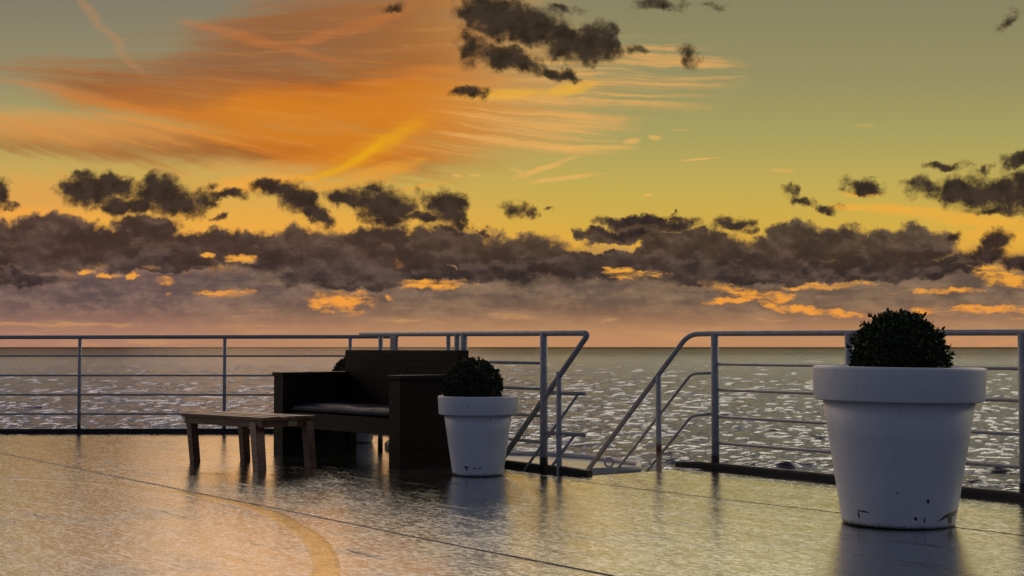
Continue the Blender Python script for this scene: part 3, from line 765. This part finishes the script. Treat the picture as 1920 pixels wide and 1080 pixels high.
# the stairs themselves drop away to the left under the two pipes
st = thing("stairs", "white steel stairs dropping away from the gap in the railing", "stairs", (0, 0, 0))
for s0 in (Vector((.60, 11.13, -.25)), Vector((1.36, 11.80, -.25))):
    d_ = Vector((-.66, .75, -1.0)); w_ = Vector((.66, -.75, 0)) * .0 + Vector((0.02, 0.018, 0))
    link_mesh("stringer", [s0 - w_, s0 + w_, s0 + w_ + d_ * 2.2, s0 - w_ + d_ * 2.2] + [p + Vector((0, 0, -.24)) for p in (s0 - w_, s0 + w_, s0 + w_ + d_ * 2.2, s0 - w_ + d_ * 2.2)],
              [(0, 1, 2, 3), (7, 6, 5, 4), (0, 4, 5, 1), (2, 6, 7, 3), (1, 5, 6, 2), (0, 3, 7, 4)], M_RAIL, st)
for k in range(10):
    c_ = Vector((.98, 11.465, -.22)) + Vector((-.66, .75, -1)) * (.06 + .21 * k)
    o = box("tread", -.47, .47, -.11, .11, -.015, .015, M_RAIL, st, .004)
    o.location = c_; o.rotation_euler = (0, 0, math.atan2(.66, .75))

# ------------------------------------------------------------------ sofa
L0 = at(512.5, 852); R0 = at(750.5, 879)
ax_ = (R0 - L0); LEN = ax_.length; ROT = math.atan2(ax_.y, ax_.x)
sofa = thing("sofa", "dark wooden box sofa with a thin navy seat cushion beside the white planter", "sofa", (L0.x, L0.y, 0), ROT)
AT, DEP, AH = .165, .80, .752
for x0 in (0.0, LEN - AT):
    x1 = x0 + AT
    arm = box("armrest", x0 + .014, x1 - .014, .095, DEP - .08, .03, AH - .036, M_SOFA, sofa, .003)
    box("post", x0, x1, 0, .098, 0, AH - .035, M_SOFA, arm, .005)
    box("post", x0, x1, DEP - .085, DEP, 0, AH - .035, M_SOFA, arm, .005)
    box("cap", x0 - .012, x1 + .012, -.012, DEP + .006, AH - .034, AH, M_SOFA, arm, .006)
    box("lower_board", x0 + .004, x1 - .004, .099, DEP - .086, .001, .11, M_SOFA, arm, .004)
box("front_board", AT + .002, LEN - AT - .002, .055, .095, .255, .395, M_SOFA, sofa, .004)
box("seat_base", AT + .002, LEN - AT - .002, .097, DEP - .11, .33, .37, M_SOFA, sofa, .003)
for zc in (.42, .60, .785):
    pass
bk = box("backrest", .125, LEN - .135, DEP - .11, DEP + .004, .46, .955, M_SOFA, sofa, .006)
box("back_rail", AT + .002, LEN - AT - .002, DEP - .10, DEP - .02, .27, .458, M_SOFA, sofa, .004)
# cushion: rounded, a little slack
bm = bmesh.new(); NX, NY = 36, 12
cx0, cx1, cy0, cy1 = AT + .01, LEN - AT - .01, .04, DEP - .12
def cush(i, j, top):
    x = cx0 + (cx1 - cx0) * i / NX; y = cy0 + (cy1 - cy0) * j / NY
    e = min(i, NX - i) / 1.4; f_ = min(j, NY - j) / 1.3
    k = min(1, e) * min(1, f_); k = math.sin(k * math.pi / 2)
    sag = .010 * math.sin(x * 4.1) * math.sin(y * 5) + .006 * math.sin(x * 13 + y * 7)
    return (x, y, (.425 + .044 * k + .5 * sag * k) if top else .425 - .029 * min(1, k * 1.5))
grid = {}
for t_ in (0, 1):
    for i in range(NX + 1):
        for j in range(NY + 1):
            if t_ == 0 and (i in (0, NX) or j in (0, NY)): grid[t_, i, j] = None; continue
            grid[t_, i, j] = bm.verts.new(cush(i, j, t_ == 1))
for i in range(NX + 1):
    for j in range(NY + 1):
        if grid[0, i, j] is None: grid[0, i, j] = grid[1, i, j]
for t_ in (0, 1):
    for i in range(NX):
        for j in range(NY):
            qv = [grid[t_, i, j], grid[t_, i + 1, j], grid[t_, i + 1, j + 1], grid[t_, i, j + 1]]
            bm.faces.new(qv if t_ else qv[::-1])
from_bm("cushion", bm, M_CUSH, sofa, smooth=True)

# ------------------------------------------------------------------ low table
TL, TF, TR = at(341, 774.5, .42), at(491.7, 783, .42), at(592, 779, .42)
la = (TF - TL); TLEN = la.length; TROT = math.atan2(la.y, la.x); TW = 0.54
tab = thing("low_table", "weathered low wooden plank table with splayed block legs before the sofa", "table", (TL.x, TL.y, 0), TROT)
NP = 6
topb = bmesh.new()
for k in range(NP):
    y0 = TW * k / NP + .004; y1 = TW * (k + 1) / NP - .004
    dz_ = (.0, .004, -.002, .003, .001, -.001)[k]
    b1 = box_bm(-.015 + .006 * (k % 2), TLEN + .012 - .005 * (k % 3), y0, y1, .390, .420 + dz_)
    me_ = bpy.data.meshes.new("t"); b1.to_mesh(me_); b1.free(); topb.from_mesh(me_); bpy.data.meshes.remove(me_)
from_bm("tabletop", topb, M_TABLE, tab, bevel=.004)
for nm, q_ in (("apron", (.02, TLEN - .02, .012, .052)), ("apron", (.02, TLEN - .02, TW - .052, TW - .012)), ("apron", (.022, .062, .054, TW - .054)), ("apron", (TLEN - .062, TLEN - .022, .054, TW - .054))):
    box(nm, *q_, .335, .3885, M_TABLE, tab, .004)
from_bm("block", box_bm(TLEN - .0205, TLEN + .004, .26, .345, .340, .386), M_PALE, tab, bevel=.003)
inv = Matrix.Rotation(-TROT, 4, 'Z') @ Matrix.Translation(-Vector((TL.x, TL.y, 0)))
feet = [at(366, 867.5), at(487, 884), at(583, 877.5), at(460, 862.5)]
tops = [(.085, .075), (TLEN - .105, .085), (TLEN - .09, TW - .095), (.10, TW - .10)]
for fp, (tx, ty), hw in zip(feet, ((.06, .056), (TLEN - .15, .055), (TLEN - .05, TW - .052), (.20, TW - .055)), (.036, .043, .038, .036)):
    f_ = inv @ fp
    bm = bmesh.new(); vs = []
    for (cx_, cy_, zz, s_) in ((f_.x, f_.y, 0.0, .92), (tx, ty, .389, 1.0)):
        vs.append([bm.verts.new((cx_ + sx * hw * s_, cy_ + sy * hw * s_, zz)) for sx, sy in ((-1, -1), (1, -1), (1, 1), (-1, 1))])
    bm.faces.new(vs[0][::-1]); bm.faces.new(vs[1])
    for k in range(4): bm.faces.new((vs[0][k], vs[0][(k + 1) % 4], vs[1][(k + 1) % 4], vs[1][k]))
    from_bm("leg", bm, M_TABLE, tab, bevel=.005)

# ------------------------------------------------------------------ planters
def leaf_ball(name, par, mat, c, rad, n, size, aspect, seed, squash=1.0, zmin=None, spiky=0.0):
    rnd = random.Random(seed); v, f = [], []
    def one(pos, d, s):
        d = d.normalized(); side = d.cross(Vector((rnd.uniform(-1, 1), rnd.uniform(-1, 1), rnd.uniform(-1, 1))))
        if side.length < .05: return
        side.normalize(); nn = side.cross(d)
        L_ = s * rnd.uniform(.75, 1.3); w = L_ * aspect; b = len(v)
        v.extend([pos, pos + d * L_ * .35 + side * w * .5 + nn * w * .12, pos + d * L_ * .75 + side * w * .38 + nn * w * .1, pos + d * L_ - nn * L_ * .08,
                  pos + d * L_ * .75 - side * w * .38 + nn * w * .1, pos + d * L_ * .35 - side * w * .5 + nn * w * .12, pos + d * L_ * .5])
        f.extend([(b, b + 1, b + 6), (b + 1, b + 2, b + 6), (b + 2, b + 3, b + 6), (b + 3, b + 4, b + 6), (b + 4, b + 5, b + 6), (b + 5, b, b + 6)])
    twigs = n // 7
    for t in range(twigs):
        dirv = Vector((rnd.gauss(0, 1), rnd.gauss(0, 1), rnd.gauss(0, 1))).normalized()
        lump = mnoise.noise(dirv * 2.3 + Vector((seed, 0, 0))) * .06 + mnoise.noise(dirv * 5.5 + Vector((0, seed, 0))) * .05
        out = rnd.random() ** .35
        r_ = rad * (0.72 + .26 * out + lump + (rnd.random() ** 6) * spiky)
        p = Vector(c) + Vector((dirv.x * r_, dirv.y * r_, dirv.z * r_ * squash))
        if zmin is not None and p.z < zmin: continue
        tip = (dirv + Vector((rnd.gauss(0, .35), rnd.gauss(0, .35), rnd.gauss(0, .35) + .25))).normalized()
        for k in range(7):
            d = (tip * .75 + Vector((rnd.gauss(0, .6), rnd.gauss(0, .6), rnd.gauss(0, .6)))).normalized()
            one(p - tip * size * (.9 * k / 7 - .2), d, size)
    o = link_mesh(name, v, f, mat, par)
    return o
def core(par, c, rad, squash, mat):
    bm = bmesh.new(); bmesh.ops.create_icosphere(bm, subdivisions=3, radius=rad)
    for vtx in bm.verts:
        k = 1 + .08 * mnoise.noise(vtx.co * 9)
        vtx.co = Vector((vtx.co.x * k, vtx.co.y * k, vtx.co.z * k * squash)) + Vector(c)
    return from_bm("light_block_core", bm, mat, par, smooth=False)  # solid dark core added inside the leaves to block light
def planter(label, loc, rb_, rw, rim_r, rim_z0, h, mat, leaves, rot=0.0, tilt=0.0):
    t = thing("potted_shrub", label, "potted plant", loc, rot, "white planters with clipped shrubs")
    t.rotation_euler = (0, tilt, rot)
    e = .0045 * rim_r / .3
    pot = lathe("pot", [(0.0, .002), (rb_ - .012, .002), (rb_ - .003, .006), (rb_, .02)] + [(rb_ + (rw - rb_) * s_, .02 + (rim_z0 - .02) * s_) for s_ in (.15, .4, .7, 1.0)] + [(rw - .03, rim_z0 + .004), (rw - .03, h - .10), (0.0, h - .10)], mat, t)
    t_in = rim_r - .045
    lathe("rim", [(rw + .001, rim_z0 + .003), (rim_r * .965 - e, rim_z0), (rim_r * .972, rim_z0 + e * .4), (rim_r * .975, rim_z0 + e), (rim_r * .985, (rim_z0 + h) / 2), (rim_r * .997, h - 2.5 * e), (rim_r * .992, h - e), (rim_r * .975, h - e * .2), (rim_r * .955, h),
                  (t_in + e * .5, h - .001), (t_in, h - e), (t_in, h - .09)], mat, pot)
    lathe("soil", [(t_in - .002, h - .062), (t_in * .6, h - .050), (0.0, h - .046)], M_SOIL, t, 40)
    return t, leaves(t)

bp = at(1686, 985)
big_mat = mat_pot("big_planter_plastic", [(-.245, .085, .028, .005, -6), (-.262, .062, .004, .022, 10), (.225, .074, .055, .015, 8), (.225, .048, .020, .026, 0), (.17, .058, .03, .006, 20), (.075, .155, .010, .012, 0), (.06, .052, .005, .016, 0), (.01, .062, .009, .013, 30), (-.09, .20, .006, .005, 0), (.262, .088, .03, .006, 14)])
def big_leaves(t):
    core(t, (.006, 0, .905), .205, 1.0, M_STEM)
    tube("stem", [(0, 0, .80), (.01, 0, .90)], .018, M_STEM, t, 8)
    return leaf_ball("foliage", t, M_LEAF_A, (.006, 0, .915), .258, 11000, .029, .42, 3, 1.0, zmin=.84, spiky=.14)
planter("large white planter with a spiky dark shrub in front of the right railing", (2.156, 8.09, 0), .309, .415, .475, .685, .874, big_mat, big_leaves, 0.0, R(0.75))

small_mat = mat_pot("small_planter_plastic", [(-.085, .075, .020, .006, 0), (-.082, .062, .008, .014, 0), (-.02, .066, .013, .006, 20), (.02, .07, .016, .005, 15), (.10, .44, .004, .010, 0), (-.07, .535, .006, .006, 0), (-.18, .015, .02, .01, 0)])
def small_leaves(seed, ox=0.0):
    def f(t):
        core(t, (ox, 0, .655), .185, 1.0, M_STEM)
        tube("stem", [(0, 0, .53), (0, 0, .64)], .014, M_STEM, t, 8)
        return leaf_ball("foliage", t, M_LEAF_B, (ox, 0, .662), .228, 11000, .0185, .62, seed, 1.02, zmin=.575, spiky=.03)
    return f
planter("smaller white planter with a round clipped bush against the sofa arm", (-.262, 11.12, 0), .197, .262, .311, .467, .608, small_mat, small_leaves(11, -.035))
planter("planter coloured darker for shade, with a clipped bush mostly hidden behind the sofa back", (-1.635, 14.9, 0), .197, .262, .311, .467, .608, mat_pot("shaded_planter_plastic", [(0, .07, .02, .01, 0)], 0.24), small_leaves(23), R(130))  # same planter plastic, its darker base standing in for shade behind the sofa
